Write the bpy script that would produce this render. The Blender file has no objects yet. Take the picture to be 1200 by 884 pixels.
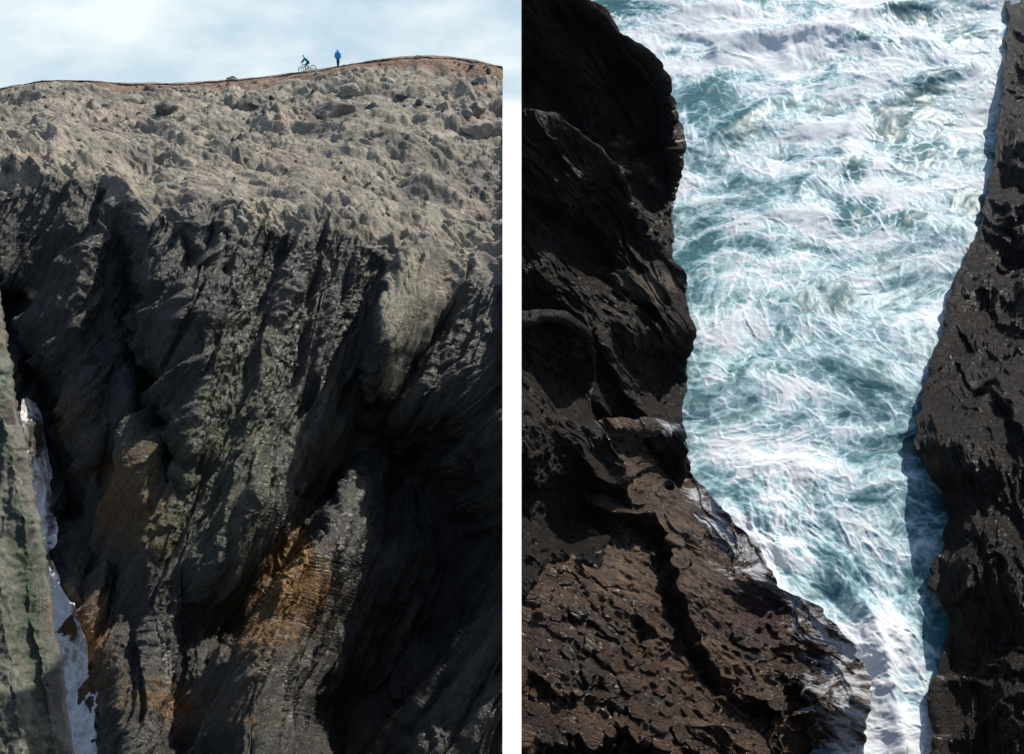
import bpy, bmesh, math, random
import numpy as np
from mathutils import Vector, Matrix
R = math.radians
random.seed(5)
sc = bpy.context.scene
COL = sc.collection

# ------------------------------------------------------------------ camera
FOC = 1300.0
PITCH = R(14.3)
CAM = np.array([0.0, 0.0, 40.0])
cd = bpy.data.cameras.new("camera"); cam = bpy.data.objects.new("camera", cd); COL.objects.link(cam)
cam.location = CAM; cam.rotation_euler = (math.pi/2 - PITCH, 0, 0)
cd.sensor_width = 36; cd.lens = 36*FOC/1200; cd.clip_end = 5000; cd.clip_start = .05
sc.camera = cam
FWD = np.array([0, math.cos(PITCH), -math.sin(PITCH)]); UP = np.array([0, math.sin(PITCH), math.cos(PITCH)]); RT = np.array([1., 0, 0])

def at(px, py, t):
    """point at distance t in front of the view point, in the direction measured on the photograph"""
    px = np.asarray(px, float); py = np.asarray(py, float); t = np.asarray(t, float)
    cx = (px-600)/FOC; cy = (442-py)/FOC
    return CAM + t[..., None]*(FWD + cx[..., None]*RT + cy[..., None]*UP)
def wpt(px, py, t): return Vector(at(px, py, t))

# ------------------------------------------------------------------ noise
rs = np.random.RandomState(11)
PERM = rs.permutation(256).astype(np.int32); PERM = np.concatenate([PERM, PERM, PERM])
GR = rs.normal(size=(256, 3)).astype(np.float32); GR /= np.linalg.norm(GR, axis=1)[:, None]
RV = rs.uniform(-1, 1, size=(256, 8)).astype(np.float32)
def hsh(i, j, k): return PERM[PERM[PERM[i & 255] + (j & 255)] + (k & 255)]
def perlin(p):
    p = p.astype(np.float32); i = np.floor(p).astype(np.int32); f = p - i
    u = f*f*f*(f*(f*6-15)+10)
    out = 0
    for dx in (0, 1):
        wx = u[..., 0] if dx else 1-u[..., 0]
        for dy in (0, 1):
            wy = u[..., 1] if dy else 1-u[..., 1]
            for dz in (0, 1):
                wz = u[..., 2] if dz else 1-u[..., 2]
                g = GR[hsh(i[..., 0]+dx, i[..., 1]+dy, i[..., 2]+dz)]
                d = g[..., 0]*(f[..., 0]-dx) + g[..., 1]*(f[..., 1]-dy) + g[..., 2]*(f[..., 2]-dz)
                out = out + wx*wy*wz*d
    return out*1.5
def fbm(p, o=4, lac=2.03, g=.5):
    a = 1.; s = 0.; p = np.array(p, np.float32)
    for _ in range(o):
        s = s + a*perlin(p); p = p*lac + 17.3; a *= g
    return s
def ridged(p, o=4, lac=2.07, g=.5):
    a = 1.; s = 0.; p = np.array(p, np.float32)
    for _ in range(o):
        s = s + a*(1-2*np.abs(perlin(p))); p = p*lac + 9.7; a *= g
    return s - .6
def facets(p, tilt=1.0):
    """broken-rock relief: each cell is a tilted plane at its own height"""
    p = p.astype(np.float32); i = np.floor(p).astype(np.int32)
    best = np.full(p.shape[:-1], 9e9, np.float32); bh = np.zeros(p.shape[:-1], np.int32)
    bd = np.zeros_like(p)
    for dx in (-1, 0, 1):
        for dy in (-1, 0, 1):
            for dz in (-1, 0, 1):
                c = i + np.array([dx, dy, dz], np.int32)
                h = hsh(c[..., 0], c[..., 1], c[..., 2])
                q = c + .5 + .45*RV[h][..., :3]
                d = p - q; dd = (d*d).sum(-1)
                m = dd < best
                best = np.where(m, dd, best); bh = np.where(m, h, bh); bd = np.where(m[..., None], d, bd)
    r = RV[bh]
    return .5*r[..., 3] + tilt*(r[..., 4:7]*bd).sum(-1)
def blocks(u, v, steep=1.0, drop=.7, planes=4, seed=0):
    """continuous broken-rock relief: convex chunks bounded by a few random planes, the highest chunk showing"""
    u = u.astype(np.float32); v = v.astype(np.float32)
    iu = np.floor(u).astype(np.int32); iv = np.floor(v).astype(np.int32)
    out = np.full(u.shape, -9., np.float32)
    for dx in (-1, 0, 1):
        for dy in (-1, 0, 1):
            h = hsh(iu+dx, iv+dy, np.int32(seed)); r = RV[h]
            du = u-(iu+dx+.5+.42*r[..., 0]); dv = v-(iv+dy+.5+.42*r[..., 1])
            a0 = r[..., 2]*3.14
            m = None
            for k in range(planes):
                an = a0 + k*6.2832/planes + .6*r[..., 3+k % 4]
                sl = steep*(1.+.75*r[..., (5+k) % 8])
                pl = sl*(np.cos(an)*du+np.sin(an)*dv)
                m = pl if m is None else np.maximum(m, pl)
            out = np.maximum(out, drop*(.5*r[..., 7]) - np.maximum(m, -.12+.25*(r[..., 4]*du+r[..., 6]*dv)))
    return out
def slabs(a, b, seed, w=.09):
    """overlapping slabs along a: a long rise across b, then a sharp step back; slabs start and stop along their length"""
    z = 0*a+seed*7.3
    q = b + .9*fbm(np.stack([a*.35, b*.25, z], -1), 3)
    k = np.floor(q); f = q-k
    am = .55 + .75*perlin(np.stack([a*.6+k*3.7, k*1.3, z+3], -1))
    off = .5*perlin(np.stack([a*.4+k*5.1, k*2.9, z+9], -1))
    return np.clip(am, .05, 2)*np.where(f < 1-w, f/(1-w), (1-f)/w) + off*0
def worley(p2, seed=0):
    u, v = p2[..., 0].astype(np.float32), p2[..., 1].astype(np.float32)
    iu = np.floor(u).astype(np.int32); iv = np.floor(v).astype(np.int32)
    f1 = np.full(u.shape, 9., np.float32); f2 = f1.copy()
    for dx in (-1, 0, 1):
        for dy in (-1, 0, 1):
            r = RV[hsh(iu+dx, iv+dy, np.int32(seed))]
            d = np.hypot(u-(iu+dx+.5+.45*r[..., 0]), v-(iv+dy+.5+.45*r[..., 1]))
            f2 = np.minimum(f2, np.maximum(f1, d)); f1 = np.minimum(f1, d)
    return f1, f2
def curl(p2, f, seed):
    e = .05; z = np.zeros(p2.shape[:-1])+seed
    n = lambda dx, dy: fbm(np.stack([p2[..., 0]*f+dx, p2[..., 1]*f+dy, z], -1), 2)
    return np.stack([n(0, e)-n(0, -e), -(n(e, 0)-n(-e, 0))], -1)/(2*e)
def sstep(a, b, x):
    t = np.clip((x-a)/(b-a), 0, 1); return t*t*(3-2*t)
def line(pts, x):
    pts = np.array(pts, float); return np.interp(x, pts[:, 0], pts[:, 1])
def seg_dist(X, Y, pts):
    """distance and side (+ right of the drawing direction on the photo) to a polyline"""
    best = np.full(X.shape, 1e9); side = np.zeros(X.shape)
    for (x0, y0), (x1, y1) in zip(pts[:-1], pts[1:]):
        vx, vy = x1-x0, y1-y0; L = vx*vx+vy*vy
        t = np.clip(((X-x0)*vx + (Y-y0)*vy)/L, 0, 1)
        ex, ey = X-(x0+t*vx), Y-(y0+t*vy); d = np.hypot(ex, ey)
        s = np.sign(vx*ey - vy*ex); m = d < best
        best = np.where(m, d, best); side = np.where(m, s, side)
    return best, side
def feat(X, Y, pts, wa, wb, amp):
    """wa: width on the +side (left on the photo when drawn downward)"""
    d, s = seg_dist(X, Y, pts)
    w = np.where(s > 0, wa, wb)
    return amp*np.exp(-(d/w)**2)
def blob(X, Y, cx, cy, rx, ry, a=0):
    c, s = math.cos(R(a)), math.sin(R(a)); u = (X-cx)*c + (Y-cy)*s; v = -(X-cx)*s + (Y-cy)*c
    return np.exp(-((u/rx)**2+(v/ry)**2))

# ------------------------------------------------------------------ meshes
def link_mesh(name, me, mats=(), parent=None):
    o = bpy.data.objects.new(name, me); COL.objects.link(o)
    for m in mats: me.materials.append(m)
    if parent: o.parent = parent
    return o
def grid_mesh(name, P, attrs, mat, smooth=True, flip=False):
    n, m = P.shape[:2]; me = bpy.data.meshes.new(name)
    idx = np.arange(n*m, dtype=np.int32).reshape(n, m)
    a, b, c, d = idx[:-1, :-1], idx[:-1, 1:], idx[1:, 1:], idx[1:, :-1]
    q = np.stack([a, d, c, b] if not flip else [a, b, c, d], -1).reshape(-1)
    nf = len(q)//4
    me.vertices.add(n*m); me.vertices.foreach_set("co", P.astype(np.float32).reshape(-1))
    me.loops.add(len(q)); me.loops.foreach_set("vertex_index", q)
    me.polygons.add(nf); me.polygons.foreach_set("loop_start", np.arange(0, len(q), 4, dtype=np.int32))
    me.polygons.foreach_set("use_smooth", np.full(nf, smooth))
    for k, v in attrs.items():
        at_ = me.attributes.new(k, 'FLOAT', 'POINT'); at_.data.foreach_set("value", np.ascontiguousarray(v, np.float32).reshape(-1))
    me.update(calc_edges=True); me.validate()
    return link_mesh(name, me, [mat])
def normals(P):
    du = np.gradient(P, axis=1); dv = np.gradient(P, axis=0)
    n = np.cross(du, dv); n /= np.linalg.norm(n, axis=-1)[..., None]+1e-9
    s = np.sign(((CAM-P)*n).sum(-1))[..., None]; s[s == 0] = 1
    return n*s
def smooth2(A, k):
    for _ in range(k):
        B = np.pad(A, 1, mode='edge'); A = (B[1:-1, 1:-1]*2+B[:-2, 1:-1]+B[2:, 1:-1]+B[1:-1, :-2]+B[1:-1, 2:])/6
    return A
def smoothP(P, k):
    return np.stack([smooth2(P[..., i], k) for i in range(3)], -1)
def cut(P, px, keep):
    """the rock ends in a sheer face along one plane"""
    v = P - CAM; t = v@FWD; k = (px-600)/FOC*t
    x = v[..., 0]
    P[..., 0] = CAM[0] + (np.minimum(x, k) if keep < 0 else np.maximum(x, k))
    return P
def tag(o, label=None, cat=None, group=None, kind=None):
    for k, v in (("label", label), ("category", cat), ("group", group), ("kind", kind)):
        if v: o[k] = v
    return o
def axes(d1, d2):
    """coordinates along d1 (lineation) and across"""
    a = np.array(d1, float); a /= np.linalg.norm(a); b = np.array(d2, float); b -= a*(a@b); b /= np.linalg.norm(b); c = np.cross(a, b)
    return np.stack([a, b, c], 0)

# ------------------------------------------------------------------ materials
class NT:
    def __init__(s, name):
        s.m = bpy.data.materials.new(name); s.m.use_nodes = True; s.t = s.m.node_tree
        s.t.nodes.clear(); s.out = s.t.nodes.new("ShaderNodeOutputMaterial")
    def n(s, typ, props=None, **ins):
        nd = s.t.nodes.new(typ)
        for k, v in (props or {}).items(): setattr(nd, k, v)
        for k, v in ins.items(): s.set(nd, k, v)
        return nd
    def set(s, nd, k, v):
        i = nd.inputs[int(k[1:])] if k[0] == "_" and k[1:].isdigit() else nd.inputs[k.replace("_", " ")]
        if isinstance(v, bpy.types.NodeSocket): s.t.links.new(v, i)
        elif isinstance(v, bpy.types.Node): s.t.links.new(v.outputs[0], i)
        else: i.default_value = v
    def attr(s, name): return s.n("ShaderNodeAttribute", {"attribute_name": name}).outputs["Fac"]
    def math(s, op, a, b=0., c=None, clamp=False):
        d = {"_0": a, "_1": b}
        if c is not None: d["_2"] = c
        return s.n("ShaderNodeMath", {"operation": op, "use_clamp": clamp}, **d).outputs[0]
    def mix(s, f, a, b, blend='MIX'):
        nd = s.n("ShaderNodeMix", {"data_type": 'RGBA', "blend_type": blend})
        s.set(nd, "_0", f); s.set(nd, "_6", a); s.set(nd, "_7", b); return nd.outputs[2]
    def rng(s, v, a, b, c=0., d=1., smooth=True):
        nd = s.n("ShaderNodeMapRange", {"interpolation_type": 'SMOOTHSTEP' if smooth else 'LINEAR'})
        for k, x in zip(("_0", "_1", "_2", "_3", "_4"), (v, a, b, c, d)): s.set(nd, k, x)
        return nd.outputs[0]
    def noise(s, vec, scale, detail=6, rough=.6, dist=0.):
        return s.n("ShaderNodeTexNoise", None, Vector=vec, Scale=scale, Detail=detail, Roughness=rough, Distortion=dist)
    def voro(s, vec, scale, feature='F1', rnd=1.):
        return s.n("ShaderNodeTexVoronoi", {"feature": feature}, Vector=vec, Scale=scale, Randomness=rnd)
def c4(*c): return tuple(c)+(1.,)

def lin_coords(k, B, stretch):
    """object coordinates turned into the rock's own grain: along / across / through"""
    pos = k.n("ShaderNodeNewGeometry").outputs["Position"]
    out = []
    for row, s in zip(B, stretch):
        out.append(k.n("ShaderNodeVectorMath", {"operation": 'DOT_PRODUCT'}, _0=pos, _1=tuple(row*s)).outputs["Value"])
    return pos, k.n("ShaderNodeCombineXYZ", None, X=out[0], Y=out[1], Z=out[2]).outputs[0]

def rock_mat(name, B, dark, dark2, pale, pale2, ochre, green, scale=1., wet_rough=.3, bump=.5, stretch=(.16, 1, 1), coat=.38, specw=.5, hl=3.2):
    k = NT(name)
    pos, g = lin_coords(k, B, stretch)
    dry = k.attr("dry"); stain = k.attr("stain"); algae = k.attr("algae"); earth = k.attr("earth")
    n1 = k.noise(g, .8*scale, 7, .65).outputs["Fac"]
    n2 = k.noise(pos, 1.1*scale, 8, .68).outputs["Fac"]
    n3 = k.noise(pos, 5*scale, 6, .7).outputs["Fac"]
    n4 = k.noise(g, 4.5*scale, 6, .7).outputs["Fac"]
    blot = k.noise(pos, .35*scale, 4, .6).outputs["Fac"]
    cdark = k.mix(k.rng(n1, .35, .68), c4(*dark), c4(*dark2))
    cdark = k.mix(k.rng(n4, .56, .74, 0, .55), cdark, c4(*[min(1, x*hl) for x in dark2]))
    cp = k.mix(k.rng(n2, .35, .66), c4(*pale2), c4(*pale))
    cp = k.mix(k.rng(n3, .47, .34, 0, .8), cp, c4(*[x*.25 for x in pale2]))
    cp = k.mix(k.rng(n3, .58, .7, 0, .6), cp, c4(.50, .46, .40))
    cp = k.mix(k.rng(blot, .54, .7, 0, .4), cp, c4(pale[0]*1.05, pale[1]*.84, pale[2]*.74))
    cp = k.mix(k.rng(blot, .47, .33, 0, .5), cp, c4(pale2[0]*.8, pale2[1]*.95, pale2[2]*.85))
    gp = k.noise(pos, .16*scale, 5, .65).outputs["Fac"]
    cp = k.mix(k.rng(gp, .50, .62, 0, .6), cp, c4(pale2[0]*.55, pale2[1]*.58, pale2[2]*.62))
    gq = k.noise(g, .45*scale, 5, .7).outputs["Fac"]
    cp = k.mix(k.rng(gq, .52, .66, 0, .5), cp, c4(pale2[0]*.42, pale2[1]*.42, pale2[2]*.42))
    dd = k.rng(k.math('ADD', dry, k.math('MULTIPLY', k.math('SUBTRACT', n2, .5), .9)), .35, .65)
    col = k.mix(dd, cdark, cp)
    sn = k.rng(k.math('ADD', stain, k.math('MULTIPLY', k.math('SUBTRACT', n4, .55), 1.3)), .35, .85)
    col = k.mix(sn, col, k.mix(k.rng(n3, .35, .65), c4(*[x*.35 for x in ochre]), c4(*ochre)))
    an = k.rng(k.math('ADD', algae, k.math('MULTIPLY', k.math('SUBTRACT', n2, .5), 1.1)), .35, .75)
    col = k.mix(an, col, k.mix(k.rng(n3, .35, .65), c4(*[x*.5 for x in green]), c4(*green)))
    peb = k.voro(pos, 3.2*scale)
    soil = k.mix(k.rng(n2, .35, .65), c4(.13, .085, .055), c4(.29, .205, .145))
    soil = k.mix(k.rng(peb.outputs["Distance"], .32, .2, 0, .85), soil, k.mix(k.n("ShaderNodeSeparateColor", None, Color=peb.outputs["Color"]).outputs[0], c4(.2, .16, .13), c4(.52, .44, .36)))
    en = k.rng(k.math('ADD', earth, k.math('MULTIPLY', k.math('SUBTRACT', n2, .5), .8)), .35, .65)
    col = k.mix(en, col, soil)
    wash = k.attr("wash")
    wl = k.voro(g, 2.6*scale, 'DISTANCE_TO_EDGE').outputs["Distance"]
    wm = k.math('ADD', wash, k.math('MULTIPLY', k.math('SUBTRACT', k.noise(g, 1.3*scale, 6, .6, .6).outputs["Fac"], .5), 2.6))
    wm = k.math('ADD', wm, k.math('MULTIPLY', k.rng(wl, .1, 0), .15))
    wm = k.math('MULTIPLY', k.rng(wm, .45, 1.0), k.rng(wash, .02, .2))
    col = k.mix(wm, col, c4(.62, .62, .615))
    # fine relief
    crack = k.voro(g, 1.7*scale, 'DISTANCE_TO_EDGE').outputs["Distance"]
    h = k.math('MULTIPLY', n4, .55)
    h = k.math('ADD', h, k.math('MULTIPLY', n3, .35))
    h = k.math('ADD', h, k.math('MULTIPLY', k.noise(g, 14*scale, 5, .7).outputs["Fac"], .3))
    h = k.math('ADD', h, k.math('MULTIPLY', k.rng(crack, 0, .06), .12))
    bp = k.n("ShaderNodeBump", None, Strength=bump, Distance=.30/scale, Height=h)
    h2 = k.math('ADD', h, k.math('MULTIPLY', k.noise(g, 7*scale, 6, .75).outputs["Fac"], .7))
    bp2 = k.n("ShaderNodeBump", None, Strength=1., Distance=.30/scale, Height=h2)
    rough = k.rng(k.math('ADD', dd, k.math('MULTIPLY', en, 1.)), 0, 1, wet_rough, .85)
    rough = k.math('ADD', rough, k.rng(n3, .3, .7, -.1, .16))
    spec = k.rng(dd, 0, 1, specw, .2)
    b = k.n("ShaderNodeBsdfPrincipled", None, Base_Color=col, Roughness=rough, Specular_IOR_Level=spec, Normal=bp, Coat_Weight=k.rng(dd, 0, 1, coat, 0.), Coat_Roughness=.16, Coat_IOR=1.5, Coat_Normal=bp2)
    k.set(k.out, "Surface", b)
    return k.m

def simple(name, col, rough=.7, metallic=0., var=.25, scale=20):
    k = NT(name)
    pos = k.n("ShaderNodeTexCoord").outputs["Object"]
    n = k.noise(pos, scale, 4, .6).outputs["Fac"]
    c = k.mix(k.rng(n, .3, .7), c4(*[x*(1-var) for x in col]), c4(*[min(1, x*(1+var)) for x in col]))
    k.set(k.out, "Surface", k.n("ShaderNodeBsdfPrincipled", None, Base_Color=c, Roughness=rough, Metallic=metallic,
          Normal=k.n("ShaderNodeBump", None, Strength=.2, Distance=.02, Height=n)))
    return k.m

# ================================================================== LEFT: the headland across the gully
BL = axes(.50*RT + .84*np.array([0, 0, 1.]) + .15*np.array([0, 1., 0]), RT)
M_head = rock_mat("headland_schist", BL, (.015, .0145, .013), (.082, .076, .060), (.41, .365, .285), (.245, .22, .18), (.26, .125, .02), (.10, .11, .05), 1.0, .27, .9)

CREST = [(-400, 128), (-60, 112), (0, 103), (28, 98), (50, 94.5), (80, 94), (150, 97), (200, 97.5), (250, 95), (300, 90), (350, 84.5), (400, 77), (440, 70), (470, 66.5), (495, 65), (530, 66.5), (560, 71), (589, 78), (700, 100)]
RIM = [(-400, 200), (-100, 185), (0, 180), (60, 176), (80, 183), (110, 193), (138, 208), (160, 226), (180, 234), (200, 226), (235, 226), (290, 236), (345, 240), (400, 255), (440, 263), (470, 288), (500, 280), (540, 302), (565, 308), (589, 302), (700, 310)]
pxs = np.linspace(-260, 660, 900)
nb, n1, n2 = 30, 300, 760
rows = nb + n1 + n2
cr = line(CREST, pxs); zz_ = 0*pxs; rm = line(RIM, pxs)
PX = np.tile(pxs, (rows, 1)); PY = np.zeros_like(PX); T = np.zeros_like(PX)
tc = line([(-300, 118), (0, 117), (300, 117), (480, 113), (600, 108)], pxs)
tr = line([(-300, 65), (0, 66.5), (120, 66.8), (175, 64), (300, 64), (440, 65.5), (520, 66.5), (600, 65.5)], pxs)
V1 = np.linspace(0, 1, n1)[:, None]
# behind the crest the ground falls away
for i in range(nb):
    f = (nb-i)/nb
    PY[i] = cr + 26*f*f; T[i] = tc + 70*f
PY[nb:nb+n1] = cr + (rm-cr)*V1
T[nb:nb+n1] = 1/((1/tc) + (1/tr-1/tc)*V1)
v2 = np.linspace(0, 1, n2+1)[1:, None]
PY[nb+n1:] = rm + (1010-rm)*v2
T[nb+n1:] = tr - 15.5*v2
# rounding of the rim and long swell on the top
V = np.zeros_like(PX); V[nb:nb+n1] = V1; V[nb+n1:] = 1+v2; V[:nb] = 0
face = .35*sstep(.97, 1.04, V)+.65*sstep(1.0, 1.16, V)
D = .5*(1-sstep(148, 172, PX+.04*(PY-190)))*sstep(-40, 40, PX)
D += feat(PX, PY, [(152, 186), (152, 300), (166, 420), (205, 540)], 20, 8, 1.)*(.6+2.6*sstep(215, 340, PY))
D += feat(PX, PY, [(230, 250), (255, 450), (240, 640)], 60, 60, -1.2)
D += feat(PX, PY, [(190, 246), (214, 285), (236, 318)], 14, 10, 1.21)
D += feat(PX, PY, [(252, 246), (262, 290), (262, 320)], 9, 9, 0.83)
D += feat(PX, PY, [(222, 248), (240, 295), (218, 350), (180, 440)], 9, 7, -0.35)
D += feat(PX, PY, [(296, 245), (284, 320), (240, 400), (222, 560)], 18, 9, -0.35)
D += feat(PX, PY, [(330, 300), (312, 370), (276, 470), (250, 640)], 22, 8, 0.44)
D += feat(PX, PY, [(360, 250), (345, 330), (316, 420), (290, 580)], 16, 8, -0.45)
D += feat(PX, PY, [(400, 262), (384, 340), (362, 430), (350, 560)], 26, 10, 0.66)
D += feat(PX, PY, [(428, 268), (402, 350), (380, 420), (366, 520)], 14, 8, -0.40)
D += feat(PX, PY, [(460, 292), (436, 350), (426, 430), (420, 470)], 26, 7, 1.5)
D += feat(PX, PY, [(468, 292), (446, 352), (438, 420), (434, 468)], 6, 34, -2.6)
gd = sstep(330, 520, PY)
D += feat(PX, PY, [(556, 318), (505, 405), (448, 488), (400, 565), (332, 655), (272, 742)], 34, 12, 1)*(.4+4.4*gd)
D += feat(PX, PY, [(552, 322), (505, 405), (448, 488)], 9, 6, 1.6)
pf = blob(PX, PY, 488, 360, 38, 75, 24); D += pf*(-2.2) + pf*(PX-478+.28*(PY-360))*.028
D += feat(PX, PY, [(610, 330), (570, 400), (515, 490), (475, 570)], 34, 60, -1.)
D += feat(PX, PY, [(490, 560), (530, 640), (500, 730), (425, 850), (410, 1000)], 70, 60, 6.5)
D += feat(PX, PY, [(470, 550), (478, 620), (470, 700)], 20, 8, -.5)
D += feat(PX, PY, [(640, 690), (560, 770), (500, 860), (460, 960)], 14, 70, -6.0)
D += feat(PX, PY, [(352, 640), (318, 720), (300, 800), (300, 900)], 40, 26, -2.0)
D += feat(PX, PY, [(12, 360), (28, 420), (70, 500), (80, 600)], 24, 18, 3.2)
D += feat(PX, PY, [(100, 260), (92, 380), (110, 520)], 26, 20, -1.0)
D += feat(PX, PY, [(90, 690), (130, 790), (150, 900)], 26, 34, -2.4)
D += feat(PX, PY, [(235, 560), (215, 700), (200, 880)], 22, 22, .9)
D += feat(PX, PY, [(462, 545), (446, 640), (400, 760), (370, 860)], 42, 40, 2.6)
D += 4.0*sstep(-60, -260, PX)*-1
T = T + D*face
T = smooth2(T, 5)
P = at(PX, PY, T)
P = smoothP(P, 3)
N = normals(P)
Q = P@BL.T
rn = .05*fbm(np.stack([PX*.03, PY*.03, 0*PX], -1), 4)
top = 1-sstep(.97, 1.07, V+rn); crestfade = sstep(0, .10, V)
# plateau: broken tilted blocks; face: long steep ribs
W = np.stack([fbm(P*.10+5, 2), fbm(P*.10+31, 2), fbm(P*.10+77, 2)], -1)
Ws = np.stack([fbm(P*.8+5, 2), fbm(P*.8+31, 2), fbm(P*.8+77, 2)], -1)
tu = P[..., 0]*.83 - P[..., 1]*.56 + 1.6*W[..., 0] + .25*Ws[..., 0]; tv = P[..., 0]*.56 + P[..., 1]*.83 + 1.6*W[..., 1] + .25*Ws[..., 1]
rub = .35+1.1*sstep(-.35, .45, fbm(P*np.array([.13, .13, .13])+50, 3))
h_top = 1.5*blocks(tu*.15, tv*.22, .9, .7, 4, 1) + 1.0*(.4+.6*rub)*blocks(tu*.36, tv*.52, 1., .8, 4, 2) + .50*rub*blocks(tu*.85, tv*1.15, 1., .8, 4, 3) + .16*blocks(tu*1.9, tv*2.4, 1., .8, 4, 4) \
    + .5*fbm(P*.08, 3) + .45*slabs(tu*.10, tv*.30, 11, .25) + .34*rub*slabs(tu*.25, tv*.8, 12, .25) + .14*ridged(np.stack([tu*.5, tv*1.5, 0*tu], -1), 4) + .08*fbm(P*2., 3)
fc = Q[..., 2]; fa = Q[..., 0] + 1.5*W[..., 0] + .3*fc; fb = Q[..., 1] + 1.0*W[..., 1] + .08*Ws[..., 1] + .35*fc
st = np.stack([fa, fb, fc], -1)
h_face = .8*blocks(fa*.05, fb*.16, .9, .8, 4, 5) + 1.1*slabs(fa*.10, -fb*.22, 1) + .75*slabs(fa*.15, -fb*.55, 2) + .40*slabs(fa*.28, -fb*1.3, 3) + .17*slabs(fa*.5, -fb*3.1, 4) \
    + .30*blocks(fa*.14, fb*.6, 1., .8, 4, 7) + .14*blocks(fa*.30, fb*1.6, 1., .8, 4, 8) + .16*ridged(st*np.array([.10, .9, .7])+4, 4) + .10*ridged(st*np.array([.3, 3.6, 2.8]), 4) + .05*blocks(fa*.8, fb*5., 1., .8, 3, 9) + .2*fbm(P*.35, 3)
h_face = h_face*(1-.6*pf)
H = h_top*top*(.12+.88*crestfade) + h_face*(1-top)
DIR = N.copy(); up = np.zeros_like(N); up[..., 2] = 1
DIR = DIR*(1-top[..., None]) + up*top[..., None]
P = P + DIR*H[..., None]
P = cut(P, 589, -1)
# what the surface is made of: dry weathered tops, wet black face, mineral stains
lowN = fbm(P*.5, 3)
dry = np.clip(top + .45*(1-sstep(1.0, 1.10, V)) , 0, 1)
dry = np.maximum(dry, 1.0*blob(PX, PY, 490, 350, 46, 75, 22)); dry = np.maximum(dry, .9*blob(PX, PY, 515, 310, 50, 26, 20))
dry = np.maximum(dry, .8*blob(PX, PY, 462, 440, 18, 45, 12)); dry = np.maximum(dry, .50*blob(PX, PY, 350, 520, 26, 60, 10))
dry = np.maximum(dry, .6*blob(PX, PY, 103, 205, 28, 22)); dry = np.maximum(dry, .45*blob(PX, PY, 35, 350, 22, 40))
stain = .68*blob(PX, PY, 312, 715, 60, 95, 25) + .35*blob(PX, PY, 400, 700, 60, 80) + .6*blob(PX, PY, 345, 650, 26, 50) + .6*blob(PX, PY, 200, 830, 60, 40) + .6*blob(PX, PY, 140, 560, 60, 80) + .5*blob(PX, PY, 90, 480, 26, 40) \
    + .65*blob(PX, PY, 418, 478, 10, 12) + .75*blob(PX, PY, 110, 760, 40, 80) + .5*blob(PX, PY, 190, 620, 60, 80) + .5*blob(PX, PY, 30, 410, 16, 30) + .35*blob(PX, PY, 300, 850, 40, 40) + .14*blob(PX, PY, 210, 790, 150, 110)
algae = .5*blob(PX, PY, 480, 350, 40, 80, 22) + .55*blob(PX, PY, 230, 600, 120, 160) + .45*blob(PX, PY, 165, 300, 20, 60) + .4*blob(PX, PY, 300, 420, 80, 140)
earth = (1-sstep(.03, .09, V)) + .85*blob(PX, PY, 552, 100, 40, 5, 22)
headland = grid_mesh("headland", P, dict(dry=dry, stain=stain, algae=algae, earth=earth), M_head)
tag(headland, kind="structure")
HEADP, HEADPX, HEADPY = P, PX, PY

# dark trodden path along the skyline
M_path = simple("path_peat", (.045, .038, .034), .9, 0, .5, 6)
bm = bmesh.new(); prev = None
ci = nb
for j in range(0, 900, 3):
    b = P[ci+2, j]
    if (b[0]-CAM[0]) > 0: continue
    p0 = Vector(P[ci+3, j]) + Vector((0, -.2, .0)); w = .07+.04*math.sin(j*.13)+.03*math.sin(j*.71)
    ring = [bm.verts.new(p0+Vector((0, 0, -.15))), bm.verts.new(p0+Vector((0, 0, w))), bm.verts.new(p0+Vector((0, 3.5, w+.02))), bm.verts.new(p0+Vector((0, 3.7, -.6)))]
    if prev:
        for a in range(3): bm.faces.new((prev[a], ring[a], ring[a+1], prev[a+1]))
    prev = ring
me = bpy.data.meshes.new("path"); bm.to_mesh(me); bm.free()
tag(link_mesh("path", me, [M_path]), kind="structure")

# near rock wall at the left edge
M_slab = rock_mat("lichen_slab", axes(UP*1.+RT*.12, RT), (.06, .055, .045), (.12, .11, .085), (.17, .168, .135), (.085, .085, .068), (.17, .10, .045), (.085, .115, .07), 2.2, .5, .5)
EDG = [(300, -8), (330, -2), (400, 8), (480, 22), (600, 44), (700, 60), (800, 74), (884, 87), (1000, 104)]
pys = np.linspace(300, 1010, 460); ss = np.concatenate([np.linspace(0, 1, 170), np.linspace(1.02, 1.4, 24)])
Rr = line(EDG, pys)[:, None]
S = np.tile(ss, (len(pys), 1)); PYs = np.tile(pys[:, None], (1, len(ss)))
Rr = Rr + (4*fbm(np.stack([pys*.012, 0*pys, 0*pys], -1), 3)+2.5*fbm(np.stack([pys*.06, 0*pys, 0*pys+7], -1), 3))[:, None]
PXs = -170 + (Rr+170)*np.clip(S, 0, 1)
tt = 34 - (PYs-330)/554*6.0
off = Rr-PXs
tt = tt + np.where(off < 18, (18-off)*.035, 0) + 12*np.clip(S-1, 0, 1) - .9*sstep(30, 60, off)*sstep(600, 700, PYs)
Ps = at(PXs, PYs, tt); Ns = normals(smoothP(Ps, 4))
Ps = Ps + Ns*(.18*fbm(Ps*.9, 4)+.26*blocks(Ps[..., 0]*1.5+.2*Ps[..., 2], Ps[..., 2]*.22+Ps[..., 1]*.2, 1., .8, 4, 21)+.2*blocks(Ps[..., 0]*3.2+.4*Ps[..., 2], Ps[..., 2]*.5+Ps[..., 1]*.4, 1., .8, 4, 22)+.09*blocks(Ps[..., 0]*6+Ps[..., 2], Ps[..., 2]*1.8+1.*Ps[..., 1], 1., .8, 4, 23)+.05*fbm(Ps*5, 3))[..., None]*np.clip(off/8, .15, 1)[..., None]
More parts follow.
